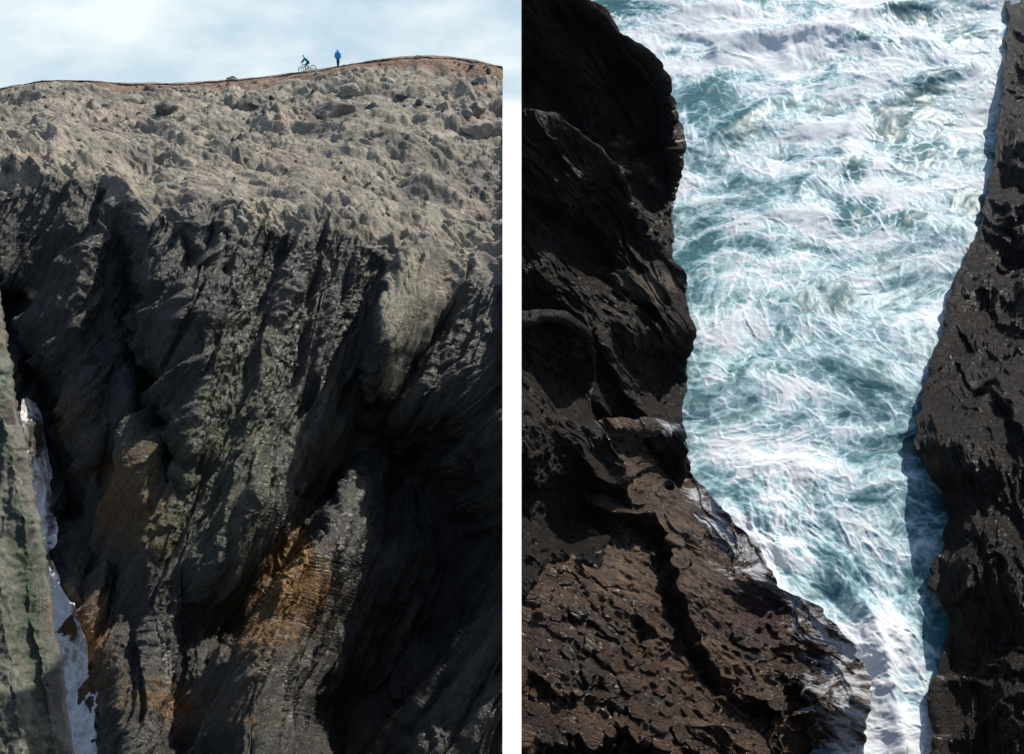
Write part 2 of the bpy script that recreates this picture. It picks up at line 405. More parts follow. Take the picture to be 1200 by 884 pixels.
sl = grid_mesh("rock_wall", Ps, dict(dry=.35+.5*sstep(4, 12, off)*sstep(400, 560, PYs)+.3*fbm(Ps*.8, 2), stain=.45*sstep(14, 4, off)+.3*fbm(Ps*.7+3, 3)+.35*blob(PXs, PYs, 0, 430, 20, 60),
     algae=.30*np.exp(-((off-24)/14)**2)+.28+.35*fbm(Ps*.5, 3), earth=0*off), M_slab)
tag(sl, kind="structure")

# foam lying in the gully between the wall and the headland
def foam_mat(name, deep, milk, foamc, sc_=1., B=np.eye(3), grain=1.5):
    k = NT(name)
    pos = k.n("ShaderNodeNewGeometry").outputs["Position"]
    cmb = lin_coords(k, B, (1, 1, 1))[1]
    wv = k.noise(cmb, .35*sc_, 4, .55)
    wv2 = k.noise(cmb, 1.6*sc_, 4, .6)
    v = k.n("ShaderNodeVectorMath", {"operation": 'SUBTRACT'}, _0=wv.outputs["Color"], _1=(.5, .5, .5)).outputs[0]
    v = k.n("ShaderNodeVectorMath", {"operation": 'SCALE'}, _0=v, Scale=.9/sc_).outputs[0]
    v2 = k.n("ShaderNodeVectorMath", {"operation": 'SUBTRACT'}, _0=wv2.outputs["Color"], _1=(.5, .5, .5)).outputs[0]
    v2 = k.n("ShaderNodeVectorMath", {"operation": 'SCALE'}, _0=v2, Scale=.3/sc_).outputs[0]
    p2 = k.n("ShaderNodeVectorMath", {"operation": 'ADD'}, _0=cmb, _1=v).outputs[0]
    p2 = k.n("ShaderNodeVectorMath", {"operation": 'ADD'}, _0=p2, _1=v2).outputs[0]
    dens = k.attr("foam"); hole = k.attr("hole")
    big = k.noise(p2, .5*sc_, 5, .62).outputs["Fac"]
    fine = k.noise(p2, 3.2*sc_, 7, .68).outputs["Fac"]
    str_ = k.noise(k.n("ShaderNodeVectorMath", {"operation": 'MULTIPLY'}, _0=p2, _1=(.5, 1.6, 1)).outputs[0], 2.0*sc_, 6, .66).outputs["Fac"]
    l1 = k.voro(p2, 1.3*sc_, 'DISTANCE_TO_EDGE').outputs["Distance"]
    l2 = k.voro(p2, 3.6*sc_, 'DISTANCE_TO_EDGE').outputs["Distance"]
    lace = k.math('MAXIMUM', k.rng(l1, .13, .0), k.math('MULTIPLY', k.rng(l2, .16, .0), .8))
    m = k.math('ADD', dens, k.math('MULTIPLY', k.math('SUBTRACT', big, .5), grain*.5))
    m = k.math('ADD', m, k.math('MULTIPLY', k.math('SUBTRACT', fine, .5), grain))
    m = k.math('ADD', m, k.math('MULTIPLY', k.math('SUBTRACT', str_, .5), grain*.6))
    m = k.math('ADD', m, k.math('MULTIPLY', lace, .2*grain))
    m = k.math('SUBTRACT', m, hole)
    thick = k.rng(m, .38, .98)
    film = k.rng(m, .05, .6)
    col = k.mix(film, c4(*deep), c4(*milk))
    col = k.mix(thick, col, c4(*foamc))
    h = k.math('ADD', k.math('MULTIPLY', thick, .5), k.math('MULTIPLY', fine, .8))
    h = k.math('ADD', h, k.math('MULTIPLY', str_, .7))
    h = k.math('ADD', h, k.math('MULTIPLY', k.noise(p2, 11*sc_, 5, .7).outputs["Fac"], .28))
    bp = k.n("ShaderNodeBump", None, Strength=.16, Distance=.07/sc_, Height=h)
    rough = k.rng(thick, 0, 1, .42, .8)
    b = k.n("ShaderNodeBsdfPrincipled", None, Base_Color=col, Roughness=rough, Specular_IOR_Level=.14, Normal=bp)
    k.set(k.out, "Surface", b); return k.m

M_gfoam = foam_mat("gully_foam", (.05, .045, .035), (.34, .32, .29), (.88, .86, .83), .6)
CL = [(470, 40, 42), (500, 36, 50), (540, 34, 57), (600, 42, 66), (640, 48, 68), (648, 50, 60), (690, 52, 72), (710, 56, 88), (760, 64, 102), (820, 70, 112), (884, 74, 116), (1000, 80, 130)]
pys = np.linspace(470, 1000, 240); l0 = np.interp(pys, [c[0] for c in CL], [c[1] for c in CL])-14; r0 = np.interp(pys, [c[0] for c in CL], [c[2] for c in CL])
u = np.linspace(0, 1, 60)[None, :]
PXg = l0[:, None] + (r0-l0)[:, None]*u; PYg = np.tile(pys[:, None], (1, 60))
PXg = PXg + 5*fbm(np.stack([PYg*.03, PYg*0, PYg*0+3], -1), 3)*u
jj = np.clip(np.searchsorted(pxs, PXg), 0, len(pxs)-1); Tg = np.zeros_like(PXg)
for a in range(PXg.shape[0]):
    for b in range(PXg.shape[1]): Tg[a, b] = np.interp(PYg[a, b], PY[nb+n1:, jj[a, b]], T[nb+n1:, jj[a, b]])
Tg = smooth2(Tg, 30) - 1.5
Pg = at(PXg, PYg, Tg)
Pg = Pg + (UP*.4-FWD*.3)[None, None]*fbm(Pg*.9, 5)[..., None]
g_ = grid_mesh("gully_water", Pg, dict(foam=.5+.3*blob(PXg, PYg, 50, 590, 20, 50)+.4*blob(PXg, PYg, 66, 715, 16, 40)+.3*sstep(740, 800, PYg), hole=.9*blob(PXg, PYg, 44, 515, 14, 24)+.9*blob(PXg, PYg, 62, 658, 16, 10)+.6*blob(PXg, PYg, 60, 600, 6, 40)), M_gfoam)
tag(g_, kind="structure")

# ================================================================== RIGHT: the sea gully seen from above
P2 = R(45.); HS = 22.0
def sea_t(py): return HS/(math.sin(P2) - math.cos(P2)*(442-np.asarray(py, float))/FOC)
SN = math.sin(P2)*-FWD + math.cos(P2)*UP          # up, out of the sea
SF = math.cos(P2)*FWD + math.sin(P2)*UP           # seaward
BS = np.stack([RT, SF, SN], 0)
M_sea = foam_mat("surf", (.04, .125, .14), (.30, .46, .49), (.68, .70, .705), .85, BS, .8)
pys = np.concatenate([np.linspace(-110, 0, 60), np.linspace(0, 930, 820)[1:]]); pxw = np.linspace(600, 1290, 640)
PXw, PYw = np.meshgrid(pxw, pys)
Pw = at(PXw, PYw, sea_t(PYw))
L = (Pw-CAM)@BS.T
X2 = L[..., :2]; z0 = np.zeros(L.shape[:2])
c3 = np.stack([X2[..., 0], X2[..., 1], z0], -1)
p0 = X2.copy(); p1 = p0+.38*curl(p0, .10, 1); p2_ = p1+.08*curl(p1, .36, 2); p3 = p2_+.024*curl(p2_, 1.2, 3)
rot = np.stack([p3[..., 0]*.85+p3[..., 1]*.53, -p3[..., 0]*.53+p3[..., 1]*.85], -1)      # the set of the foam streaks
zz = np.zeros(X2.shape[:2]); v3 = lambda q, a, b, c: np.stack([q[..., 0]*a, q[..., 1]*b, zz+c], -1)
cw = np.stack([p2_[..., 0], p2_[..., 1], zz], -1)
hw = .34*fbm(v3(p1, .10, .24, 4), 3) + .10*fbm(v3(rot, .2, .55, 8), 3) + .022*ridged(v3(rot, .55, 1.1, 12), 3) + .006*ridged(v3(p3, 1.8, 3.0, 15), 3)
for pts, wd, am in (([(840, 60), (900, 40), (960, 42), (1030, 54), (1110, 60), (1190, 36)], 14, .38), ([(1000, 20), (1080, 6), (1190, 2)], 9, .3), ([(790, 190), (850, 160), (900, 120), (930, 110)], 12, .2), ([(1030, 120), (1085, 98), (1140, 84)], 12, .2), ([(940, 220), (990, 170), (1010, 120)], 12, .15), ([(985, 660), (1010, 720), (1040, 800), (1060, 884)], 18, .3)):
    hw = hw + feat(PXw+9*perlin(v3(p0, .5, .5, 2)), PYw+9*perlin(v3(p0, .5, .5, 6)), pts, wd, wd*.55, am)
boil = blob(PXw, PYw, 905, 640, 70, 50) + blob(PXw, PYw, 1030, 770, 60, 130) + .8*blob(PXw, PYw, 960, 45, 120, 40, 8) + .6*blob(PXw, PYw, 920, 565, 60, 50)
hw = hw + boil*(.14*(fbm(cw*1.1+9, 5)+.3) + .05*np.abs(fbm(cw*2.3+1, 4)))
dens = .0 + .35*blob(PXw, PYw, 950, 60, 190, 90, 10) + .25*blob(PXw, PYw, 860, 400, 60, 160) + .12*blob(PXw, PYw, 1000, 290, 150, 90) + .45*blob(PXw, PYw, 1030, 790, 50, 160, -12) + .2*blob(PXw, PYw, 900, 640, 60, 70) + .25*blob(PXw, PYw, 960, 590, 80, 40) \
    - .12*blob(PXw, PYw, 850, 130, 60, 80) - .18*blob(PXw, PYw, 1010, 390, 70, 60) - .22*blob(PXw, PYw, 1060, 560, 60, 60) - .15*blob(PXw, PYw, 960, 690, 60, 50) + .10*sstep(300, 0, PYw)
f1, f2 = worley(p3*1.15, 3); g1, g2 = worley(p3*2.7+5, 5)
lace = np.exp(-((f2-f1)/.10)**2) + .7*np.exp(-((g2-g1)/.13)**2)
trail = ridged(v3(rot, .30, .85, 21), 5, 2.07, .6); puff = fbm(v3(p3, .45, .6, 31), 5)
dens = dens + .34*np.exp(-((PXw-np.interp(PYw, [500, 553, 570, 600, 640, 690, 710, 755, 800, 840, 884, 1000], [785, 796, 806, 835, 872, 902, 945, 988, 1004, 1002, 990, 985])-4)/22)**2)*sstep(520, 560, PYw)
hole = sum(a*blob(PXw, PYw, x, y, rx, ry, an) for x, y, rx, ry, an, a in [(1043, 147, 19, 17, 0, 1.1), (998, 203, 16, 12, 20, 1.), (1072, 185, 30, 18, -30, .8), (1003, 255, 26, 16, -10, .9), (1062, 257, 20, 10, -10, 1.), (1130, 240, 16, 14, 30, .8), (985, 352, 18, 9, -25, .9), (1085, 110, 34, 14, -35, .6), (970, 130, 14, 8, 0, .5), (1110, 140, 12, 8, 0, .6), (870, 150, 30, 12, -30, .5), (830, 100, 24, 10, -30, .5), (1060, 20, 50, 8, 5, .6), (720, 8, 40, 14, 0, .7)])
foam = dens + .20*trail + .20*ridged(v3(p3, .55, .75, 61), 5, 2.07, .6) + .56*puff + .22*lace + .42*fbm(v3(p0, .12, .18, 41), 2) - 1.5*hole*(1-.55*np.clip(lace, 0, 1))
foam = foam + .25*boil
hw = hw + .05*sstep(.35, 1.0, foam)*(.6+.8*np.abs(fbm(v3(p3, 1.1, 1.4, 51), 2)))
Pw = Pw + SN[None, None]*hw[..., None] + SF[None, None]*(.14*fbm(cw*.8+15, 3))[..., None]
sea = grid_mesh("sea", cut(Pw, 611, 1), dict(foam=foam, hole=0*hole), M_sea)
tag(sea, kind="structure")

BR = axes(.62*RT - .70*UP + .30*FWD, UP*.6+RT*.7)
M_r = rock_mat("sea_cliff_rock", BR, (.0095, .0075, .006), (.024, .018, .013), (.15, .115, .08), (.085, .066, .048), (.17, .085, .03), (.06, .05, .025), 1.5, .36, .9, (.3, 1, 1), .24, .07, 1.7)
M_ledge = rock_mat("ledge_rock", axes(.9*RT - .40*UP + .25*FWD, UP), (.018, .0105, .0065), (.075, .043, .023), (.15, .10, .063), (.085, .058, .038), (.20, .11, .035), (.055, .025, .024), 1.8, .25, 1., (.3, 1, 1), .24, .22, 2.4)

def mass(name, edge, py1,  depth, roll, mat, amp=1., B=BR, side=1, cutpx=611, far=1360, nr=520, nc=330, dryf=None, stainf=None, algaef=None, washf=None, clampsea=True, edgef=lambda x, y: 1., lay=1., back=5., seed=0., grain=(.18, .8, .7)):
    e = np.array(edge, float); py0 = e[0, 0]
    pys = np.linspace(py0, py1, nr)
    Ed = np.interp(pys, e[:, 0], e[:, 1])
    oz = 0*pys; Ed = Ed + (6*fbm(np.stack([pys*.018, oz, oz+seed], -1), 2) + 5*fbm(np.stack([pys*.06, oz, oz+seed+3], -1), 4))*sstep(0, 20, pys-py0)
    nw, nt = 26, 18
    ss = np.concatenate([1-np.linspace(1, 0, nc)**1.25, 1+np.linspace(.03, 1, nw)])
    S, PYm = np.meshgrid(ss, np.concatenate([np.full(nt, py0), pys]))
    Ed = np.concatenate([np.full(nt, Ed[0]), Ed])[:, None]
    base = cutpx-36 if side > 0 else far
    over = np.clip(S-1, 0, 1)
    PXm = base + (Ed-base)*np.clip(S, 0, 1) - side*34*over**1.3
    tu_ = np.zeros_like(PXm); tu_[:nt] = np.linspace(1, .03, nt)[:, None]; PYm = PYm + 34*tu_**1.3
    tm = depth(PXm, PYm) + roll*np.clip(S, 0, 1)**7 + back*over
    tm = tm + back*tu_
    if clampsea: tm = np.where((S <= 1) & (tu_ <= 0), np.minimum(tm, sea_t(PYm)-.45), tm)
    A = at(PXm, PYm, tm)
    A = smoothP(A, 3)
    Nn = normals(smoothP(A, 25)); vd = CAM-A; vd /= np.linalg.norm(vd, axis=-1)[..., None]; Nn = .55*Nn+.6*vd; Nn /= np.linalg.norm(Nn, axis=-1)[..., None]; q = A@B.T + seed
    w = np.stack([fbm(A*.22+5+seed, 2), fbm(A*.22+31, 2), fbm(A*1.6+77, 2)], -1); gr = np.array(grain)
    qa = q[..., 0] + .45*q[..., 2] + .5*w[..., 0] + .07*w[..., 2]; qb = q[..., 1] + .5*q[..., 2] + .35*w[..., 1] + .07*w[..., 2]; qs = np.stack([qa, qb, q[..., 2]], -1)
    ga, gb = gr[0], gr[1]; sd_ = int(seed)
    h = 1.5*blocks(qa*ga*.7, qb*gb*.4, .9, .8, 4, sd_+1) + lay*.30*slabs(qa*ga*1.2, -qb*gb*.55, sd_+1) + .42*blocks(qa*ga*1.5, qb*gb*1.0, 1., .8, 4, sd_+2) + lay*.13*slabs(qa*ga*2.4, -qb*gb*1.5, sd_+2) + (.20/lay)*blocks(qa*ga*3.6, qb*gb*2.2, 1., .8, 4, sd_+3) \
        + lay*.05*slabs(qa*ga*4, -qb*gb*4, sd_+3) + (.10/lay)*blocks(qa*ga*9, qb*gb*5.5, 1., .8, 4, sd_+4) + .09*ridged(qs*gr*np.array([1.0, 2.2, 2.2])+4, 4) + .03*ridged(qs*gr*np.array([3., 7, 7])+2, 4) + .2*fbm(A*.3+seed, 3) + .025*fbm(A*6, 3)
    A = A + Nn*(1.45*amp*h*edgef(PXm, PYm)*(.4+.6*sstep(0, 45, np.abs(Ed-PXm)))*(1-.9*np.clip(over*2.5, 0, 1))*(1-.9*np.clip(tu_*2.5, 0, 1)))[..., None]
    if cutpx and side > 0: A = cut(A, cutpx, 1)
    z = 0*PXm
    f = lambda fn: z if fn is None else fn(PXm, PYm)
    o = grid_mesh(name, A, dict(dry=f(dryf), stain=f(stainf), algae=f(algaef), earth=z, wash=f(washf)), mat)
    tag(o, kind="structure"); return o

def bil(pts):
    """smooth depth through scattered measured points (inverse distance)"""
    a = np.array(pts, float)
    def fn(x, y):
        w = 0.; s = 0.
        for X, Y, t in a:
            k = 1/(((x-X)**2+(y-Y)**2)/1e4+.05)**1.6; w = w+k; s = s+k*t
        return s/w
    return fn

mass("cliff", [(-90, 640), (-40, 655), (0, 675), (20, 705), (60, 748), (100, 775), (140, 787), (180, 790), (240, 786), (290, 790), (330, 788), (420, 780)], 470,
     bil([(580, -60, 31), (611, 0, 31), (690, 60, 31.4), (760, 130, 32.6), (611, 200, 29.6), (700, 200, 30.8), (780, 220, 32.4), (700, 330, 30.5), (790, 350, 31.5), (750, 440, 29.8)]), .1, M_r, 1.0,
     dryf=lambda x, y: .30*blob(x, y, 745, 180, 40, 120, -15)+.1, stainf=lambda x, y: .25*blob(x, y, 760, 200, 30, 120), back=5)
mass("cliff_buttress", [(130, 618), (132, 652), (150, 676), (175, 700), (215, 730), (260, 752), (290, 775), (322, 803), (400, 808), (450, 803), (500, 800), (552, 800), (600, 790), (660, 780)], 700,
     bil([(611, 140, 25.8), (660, 200, 26.6), (611, 320, 26), (720, 260, 28), (770, 350, 28.0), (700, 400, 26.6), (795, 430, 28.2), (650, 480, 25.4), (740, 520, 26.6), (795, 560, 27.2), (740, 640, 25.6)]), .1, M_r, .85, seed=13.,
     dryf=lambda x, y: .55*blob(x, y, 770, 330, 30, 16, -10)+.35*blob(x, y, 750, 340, 70, 20, 35)+.15+.2*blob(x, y, 720, 560, 50, 50), stainf=lambda x, y: .35*blob(x, y, 740, 350, 60, 30, 30)+.3*blob(x, y, 720, 540, 60, 60), back=6)
mass("dark_crag", [(368, 618), (372, 662), (395, 690), (440, 698), (470, 690), (520, 715), (560, 735), (600, 742), (640, 700), (720, 690), (800, 690)], 1000,
     bil([(611, 380, 22.5), (660, 400, 23.4), (690, 450, 24.5), (611, 520, 21.6), (690, 540, 23.6), (730, 590, 24.4), (611, 700, 20), (680, 700, 23), (640, 860, 20), (690, 860, 21.5)]), .1, M_r, .8, seed=29.,
     dryf=lambda x, y: .30*blob(x, y, 660, 470, 40, 22)+.25*blob(x, y, 655, 400, 30, 18), stainf=lambda x, y: .4*blob(x, y, 700, 560, 30, 50), back=4)
LEY, LEX = [500, 553, 570, 600, 640, 690, 710, 755, 800, 840, 884, 1000], [785, 796, 806, 835, 872, 902, 945, 988, 1004, 1002, 990, 985]
def ledge_depth(x, y):
    b = bil([(600, 600, 24.6), (700, 610, 25.2), (790, 560, 28.0), (840, 620, 26.6), (780, 640, 25.6), (690, 700, 23.2), (800, 720, 23.8), (910, 700, 25.3), (960, 760, 24.3), (700, 745, 22.4), (780, 760, 22.6), (780, 820, 22.6), (690, 810, 22.6), (870, 770, 23.0), (870, 850, 22.3), (980, 850, 23.1), (900, 960, 21), (640, 960, 21)])(x, y)
    nz_ = np.stack([x*.02, y*.02, 0*x+4.], -1); off = np.interp(y, LEY, LEX)+2-x + 20*fbm(nz_, 2) + 13*fbm(nz_*4, 4)
    return np.minimum(b, sea_t(y) + .22 - .55*sstep(0, 45, off) - .5*sstep(40, 120, off) - .010*np.clip(off-20, 0, 999))
mass("rock_ledge", [(y, x+14) for y, x in zip(LEY, LEX)], 1000,
     ledge_depth, 0., M_ledge, .85, axes(.9*RT - .40*UP + .25*FWD, UP), seed=41., nr=560, nc=420, grain=(.2, .95, .8),
     dryf=lambda x, y: .22*blob(x, y, 760, 660, 80, 50)+.33+.1*blob(x, y, 860, 760, 80, 60), stainf=lambda x, y: .15*blob(x, y, 760, 670, 120, 80)+.2, clampsea=False, lay=2.3, edgef=lambda x, y: (.5+.5*sstep(20, 130, np.interp(y, LEY, LEX)+14-x)), algaef=lambda x, y: .75*blob(x, y, 900, 720, 50, 60, 35)+.5*blob(x, y, 960, 820, 40, 60), washf=lambda x, y: .6*np.exp(-((np.interp(y, LEY, LEX)-x+4)/36)**2)+.28*blob(x, y, 950, 800, 70, 90)+.25*blob(x, y, 830, 640, 40, 60, 40), back=3)
mass("foreground_rock", [(795, 735), (802, 752), (830, 762), (846, 800), (852, 868), (870, 890), (884, 897), (1000, 915)], 1000,
     bil([(611, 800, 20.5), (690, 800, 21.2), (745, 815, 21.4), (640, 860, 19.6), (760, 860, 20.4), (860, 860, 21), (870, 960, 19.5), (650, 960, 18.5)]), .1, M_ledge, .5, axes(.9*RT - .40*UP + .25*FWD, UP), seed=55., nr=260, nc=300, grain=(.5, 1.5, 1.2),
     dryf=lambda x, y: .5*blob(x, y, 720, 805, 50, 14)+.25, stainf=lambda x, y: .35*blob(x, y, 700, 880, 150, 40), back=3)
NE = [(-110, 1190), (0, 1184), (80, 1178), (150, 1170), (220, 1160), (270, 1150), (310, 1128), (345, 1120), (390, 1112), (430, 1096), (470, 1080), (492, 1073), (520, 1078), (550, 1090), (575, 1107), (600, 1112), (640, 1104), (662, 1093), (690, 1094), (720, 1108), (752, 1116), (770, 1112), (800, 1100), (840, 1097), (884, 1102), (1000, 1110)]
def right_depth(x, y):
    e = np.interp(y, [a for a, b in NE], [b for a, b in NE])
    return sea_t(y)-.58+.12*sstep(480, 580, y) - .25*blob(x, y, 1105, 415, 30, 40) -.35*sstep(300, 60, y) - np.clip(x-e, 0, 120)*(.012+.014*sstep(300, 0, y)) - (.4*sstep(8, 40, x-e) + .5*sstep(45, 75, x-e-10*np.sin(y*.02)))*(1-.6*sstep(380, 500, y))
mass("cliff_wall", NE, 1000, right_depth, 0., M_r, .52, axes(SF+RT*.10, RT), side=-1, cutpx=None, clampsea=False, nr=700, nc=330, seed=71., grain=(.16, 1.5, 1.2),
     dryf=lambda x, y: .4*blob(x, y, 1095, 540, 30, 60), stainf=lambda x, y: .4*blob(x, y, 1100, 520, 30, 80)+.25*blob(x, y, 1120, 640, 30, 60), back=4)

# ------------------------------------------------------------------ unseen ground under the photographer, added to block light from below and behind
M_gr = simple("unseen_viewpoint_rock", (.05, .045, .04), .9, 0, .4, 1.5)
gx, gy = np.meshgrid(np.linspace(-60, 60, 160), np.linspace(0, 1, 120))
yy = np.where(gy < .5, -60+gy*2*61, 1.0+(gy-.5)*2*3); zz = np.where(gy < .5, 38.3, 38.3-(gy-.5)*2*48)
Pv = np.stack([gx, yy, zz], -1)
Pv = Pv + np.stack([0*gx, .5*fbm(Pv*.4, 4)-.3, .22*fbm(Pv*.6+8, 4)-.2], -1)
tag(grid_mesh("unseen_viewpoint_ground", Pv, {}, M_gr), kind="structure")

# ------------------------------------------------------------------ loose boulders on the headland
def project(P):
    v = P-CAM; t = v@FWD
    return 600+FOC*(v@RT)/t, 442-FOC*(v@UP)/t, t
topsl = HEADP[nb+1:nb+n1+4]
TX, TY, TT = project(topsl)
bpy.context.view_layer.update()
def ground_at(px, py):
    d = (TX-px)**2+(TY-py)**2; i = np.unravel_index(np.argmin(d), d.shape); return Vector(topsl[i]), float(TT[i])
M_boul = rock_mat("boulder_rock", BL, (.02, .02, .02), (.075, .072, .066), (.36, .335, .28), (.22, .205, .175), (.30, .17, .08), (.13, .14, .09), 1.6, .6, .5)
def boulder(px, py, wpx, hpx, label, dry, seed, depth=.8, rz=0., tilt=0.):
    r = random.Random(seed); base, t = ground_at(px, py+hpx*.45)
    bm = bmesh.new(); bmesh.ops.create_icosphere(bm, subdivisions=5, radius=1)
    pl = []
    for k in range(10):
        n = Vector((r.gauss(0, 1), r.gauss(0, 1), r.gauss(0, .9))).normalized(); pl.append((n, r.uniform(.45, .85)))
    sx, sz = wpx*t/FOC*.62, hpx*t/FOC*.66; sy = sx*depth
    co = np.array([v.co[:] for v in bm.verts]); rad = np.full(len(co), 1.)
    for n, d in pl:
        c = co@np.array(n); rad = np.where(c > .05, np.minimum(rad, d/np.maximum(c, .05)), rad)
    q = co*rad[:, None]*np.array([sx, sy, sz])
    q = q*1.15 + co*(.10*fbm(q*1.2+seed, 4)+.05*ridged(q*np.array([1.5, 1.5, 6])+seed, 3))[:, None]
    for v, c in zip(bm.verts, q): v.co = Vector(c)
    me = bpy.data.meshes.new("boulder"); bm.to_mesh(me); bm.free()
    for p in me.polygons: p.use_smooth = True
    for nm, val in (("dry", dry), ("stain", .05), ("algae", .15), ("earth", 0.), ("wash", 0.)):
        a = me.attributes.new(nm, 'FLOAT', 'POINT'); a.data.foreach_set("value", np.full(len(me.vertices), val, np.float32))
    o = link_mesh("boulder", me, [M_boul]); o.location = base+Vector((0, .2*sy, sz*.3)); o.rotation_euler = (0, tilt, rz)
    tag(o, label, "boulder", "loose boulders on the headland")
for i, a in enumerate([
    (454, 96, 22, 9, "flat pale boulder lying on the slope to the right of the walker", .95, .7, .2, .05),
    (409, 103, 25, 17, "pale slab of rock tilted on the slope below the walker", 1.0, .6, .5, .35),
    (437, 126, 20, 14, "dark sided block under the flat pale boulder", .35, .8, .9, .2),
    (385, 131, 50, 21, "largest long grey slab in the middle of the rocky slope", .75, .5, .1, -.12),
    (470, 113, 11, 9, "small dark boulder just below the flat pale boulder", .3, .8, 0, .1),
    (506, 121, 26, 12, "long low grey boulder below the top of the hill", .8, .7, .3, .05),
    (490, 119, 9, 9, "small black stone at the left end of the long low boulder", .15, .8, .6, .2),
    (560, 125, 25, 19, "rounded dark grey boulder near the right end of the slope", .5, .8, 1.2, .1),
    (544, 131, 13, 9, "small pale boulder leaning beside the rounded dark grey one", .9, .8, .2, 0),
    (555, 96, 10, 7, "small dark stone lying in the brown soil band at right", .2, .8, .8, 0),
    (559, 151, 36, 22, "big angular block low on the slope at far right", .65, .7, .7, -.1),
    (490, 66.5, 7, 4, "little pale stone on the highest point of the skyline", 1., .8, 0, 0),
    (377, 92, 14, 10, "pale squat boulder on the slope right below the cyclist", .9, .8, .4, .1),
    (272, 92, 13, 6, "lone pale boulder breaking the skyline left of the cyclist", 1., .8, .2, 0),
    (178, 108, 19, 14, "dark wedge shaped boulder just below the skyline at left", .12, .6, .3, .45),
    (152, 117, 31, 19, "rounded grey boulder beside the dark wedge shaped one", .7, .8, .7, 0),
    (196, 126, 27, 13, "low dark grey slab under the dark wedge shaped boulder", .4, .7, .5, .15),
    (211, 105, 18, 10, "pale block to the right of the dark wedge shaped boulder", .95, .8, .1, -.1),
    (297, 121, 16, 10, "dark cracked boulder below the lone skyline boulder", .3, .8, .9, .1)]):
    boulder(a[0], a[1], a[2], a[3], a[4], a[5], 100+i*7, a[6], a[7], a[8])

bpy.context.view_layer.update()
srcs = [o for o in COL.objects if o.name.startswith("boulder")]
rr = random.Random(9)
for i in range(240):
    px = rr.uniform(4, 584); f = rr.random()**1.3; c_ = float(np.interp(px, pxs, cr)); m_ = float(np.interp(px, pxs, rm)); py = c_+5+(m_-c_-16)*f
    b_, t_ = ground_at(px, py); src = rr.choice(srcs); k_ = rr.uniform(2.2, 6.5)*rr.uniform(.7, 1.3)*t_/FOC/max(src.dimensions.x, .1)
    o = src.copy(); o.name = "stone"; COL.objects.link(o); o.scale = (k_, k_, k_*rr.uniform(.8, 1.4)); o.rotation_euler = (rr.uniform(-.5, .5), rr.uniform(-.6, .6), rr.uniform(0, 6.3)); o.location = b_+Vector((0, 0, .03))
    tag(o, "small loose stone lying among the rubble of the grey slope", "stone", "small stones on the headland slope")

# ------------------------------------------------------------------ people and bicycle on the skyline path
M_skin = simple("skin", (.45, .27, .19), .6, 0, .05); M_blue = simple("blue_jacket", (.02, .36, .90), .75, 0, .15, 9)
M_teal = simple("teal_jacket", (.0, .40, .55), .75, 0, .15, 9); M_navy = simple("navy_cloth", (.012, .03, .09), .8, 0, .2, 9)
M_plum = simple("plum_shorts", (.05, .025, .06), .8, 0, .2, 9); M_black = simple("black_rubber", (.012, .012, .012), .7, 0, .2)
M_mint = simple("mint_paint", (.10, .45, .30), .35, .2, .08); M_metal = simple("grey_metal", (.4, .42, .42), .35, .9, .1)
M_helm = simple("pale_helmet", (.45, .55, .60), .4, 0, .05); M_hair = simple("brown_hair", (.05, .03, .02), .7)
def skinned(name, pts, edges, mats, parent, sub=2):
    """one continuous tapering surface over a skeleton: pts {key: (x, y, z, radius_x, radius_y)}; first key is the root"""
    me = bpy.data.meshes.new(name); keys = list(pts)
    me.from_pydata([pts[k][:3] for k in keys], [(keys.index(a), keys.index(b)) for a, b in edges], [])
    o = link_mesh(name, me, mats, parent)
    m = o.modifiers.new("skin", 'SKIN'); m.use_smooth_shade = True
    if not me.skin_vertices: 
        bpy.context.view_layer.update()
    for k, sv in zip(keys, me.skin_vertices[0].data):
        p = pts[k]; sv.radius = (p[3], p[4] if len(p) > 4 else p[3]); sv.use_root = (k == keys[0])
    s_ = o.modifiers.new("sub", 'SUBSURF'); s_.levels = sub; s_.render_levels = sub
    return o
def empty(name, loc, rot=(0, 0, 0)):
    e = bpy.data.objects.new(name, None); COL.objects.link(e); e.location = loc; e.rotation_euler = rot; return e
def tubes(name, segs, mat, parent, n=8):
    bm = bmesh.new()
    for a, b, r in segs:
        a, b = Vector(a), Vector(b); d = b-a; q = d.to_track_quat('Z', 'Y')
        res = bmesh.ops.create_cone(bm, cap_ends=True, segments=n, radius1=r, radius2=r, depth=d.length)
        bmesh.ops.transform(bm, matrix=Matrix.Translation((a+b)/2) @ q.to_matrix().to_4x4(), verts=res["verts"])
    me = bpy.data.meshes.new(name); bm.to_mesh(me); bm.free(); return link_mesh(name, me, [mat], parent)
def ring(name, c, R_, r, mat, parent):
    bm = bmesh.new(); N_, K = 40, 8; vs = []
    for i in range(N_):
        a = 6.28318*i/N_
        vs.append([bm.verts.new((c[0]+(R_+r*math.cos(b))*math.cos(a), c[1]+r*math.sin(b), c[2]+(R_+r*math.cos(b))*math.sin(a))) for b in [6.28318*j/K for j in range(K)]])
    for i in range(N_):
        for j in range(K): bm.faces.new((vs[i][j], vs[(i+1) % N_][j], vs[(i+1) % N_][(j+1) % K], vs[i][(j+1) % K]))
    me = bpy.data.meshes.new(name); bm.to_mesh(me); bm.free()
    for p in me.polygons: p.use_smooth = True
    return link_mesh(name, me, [mat], parent)
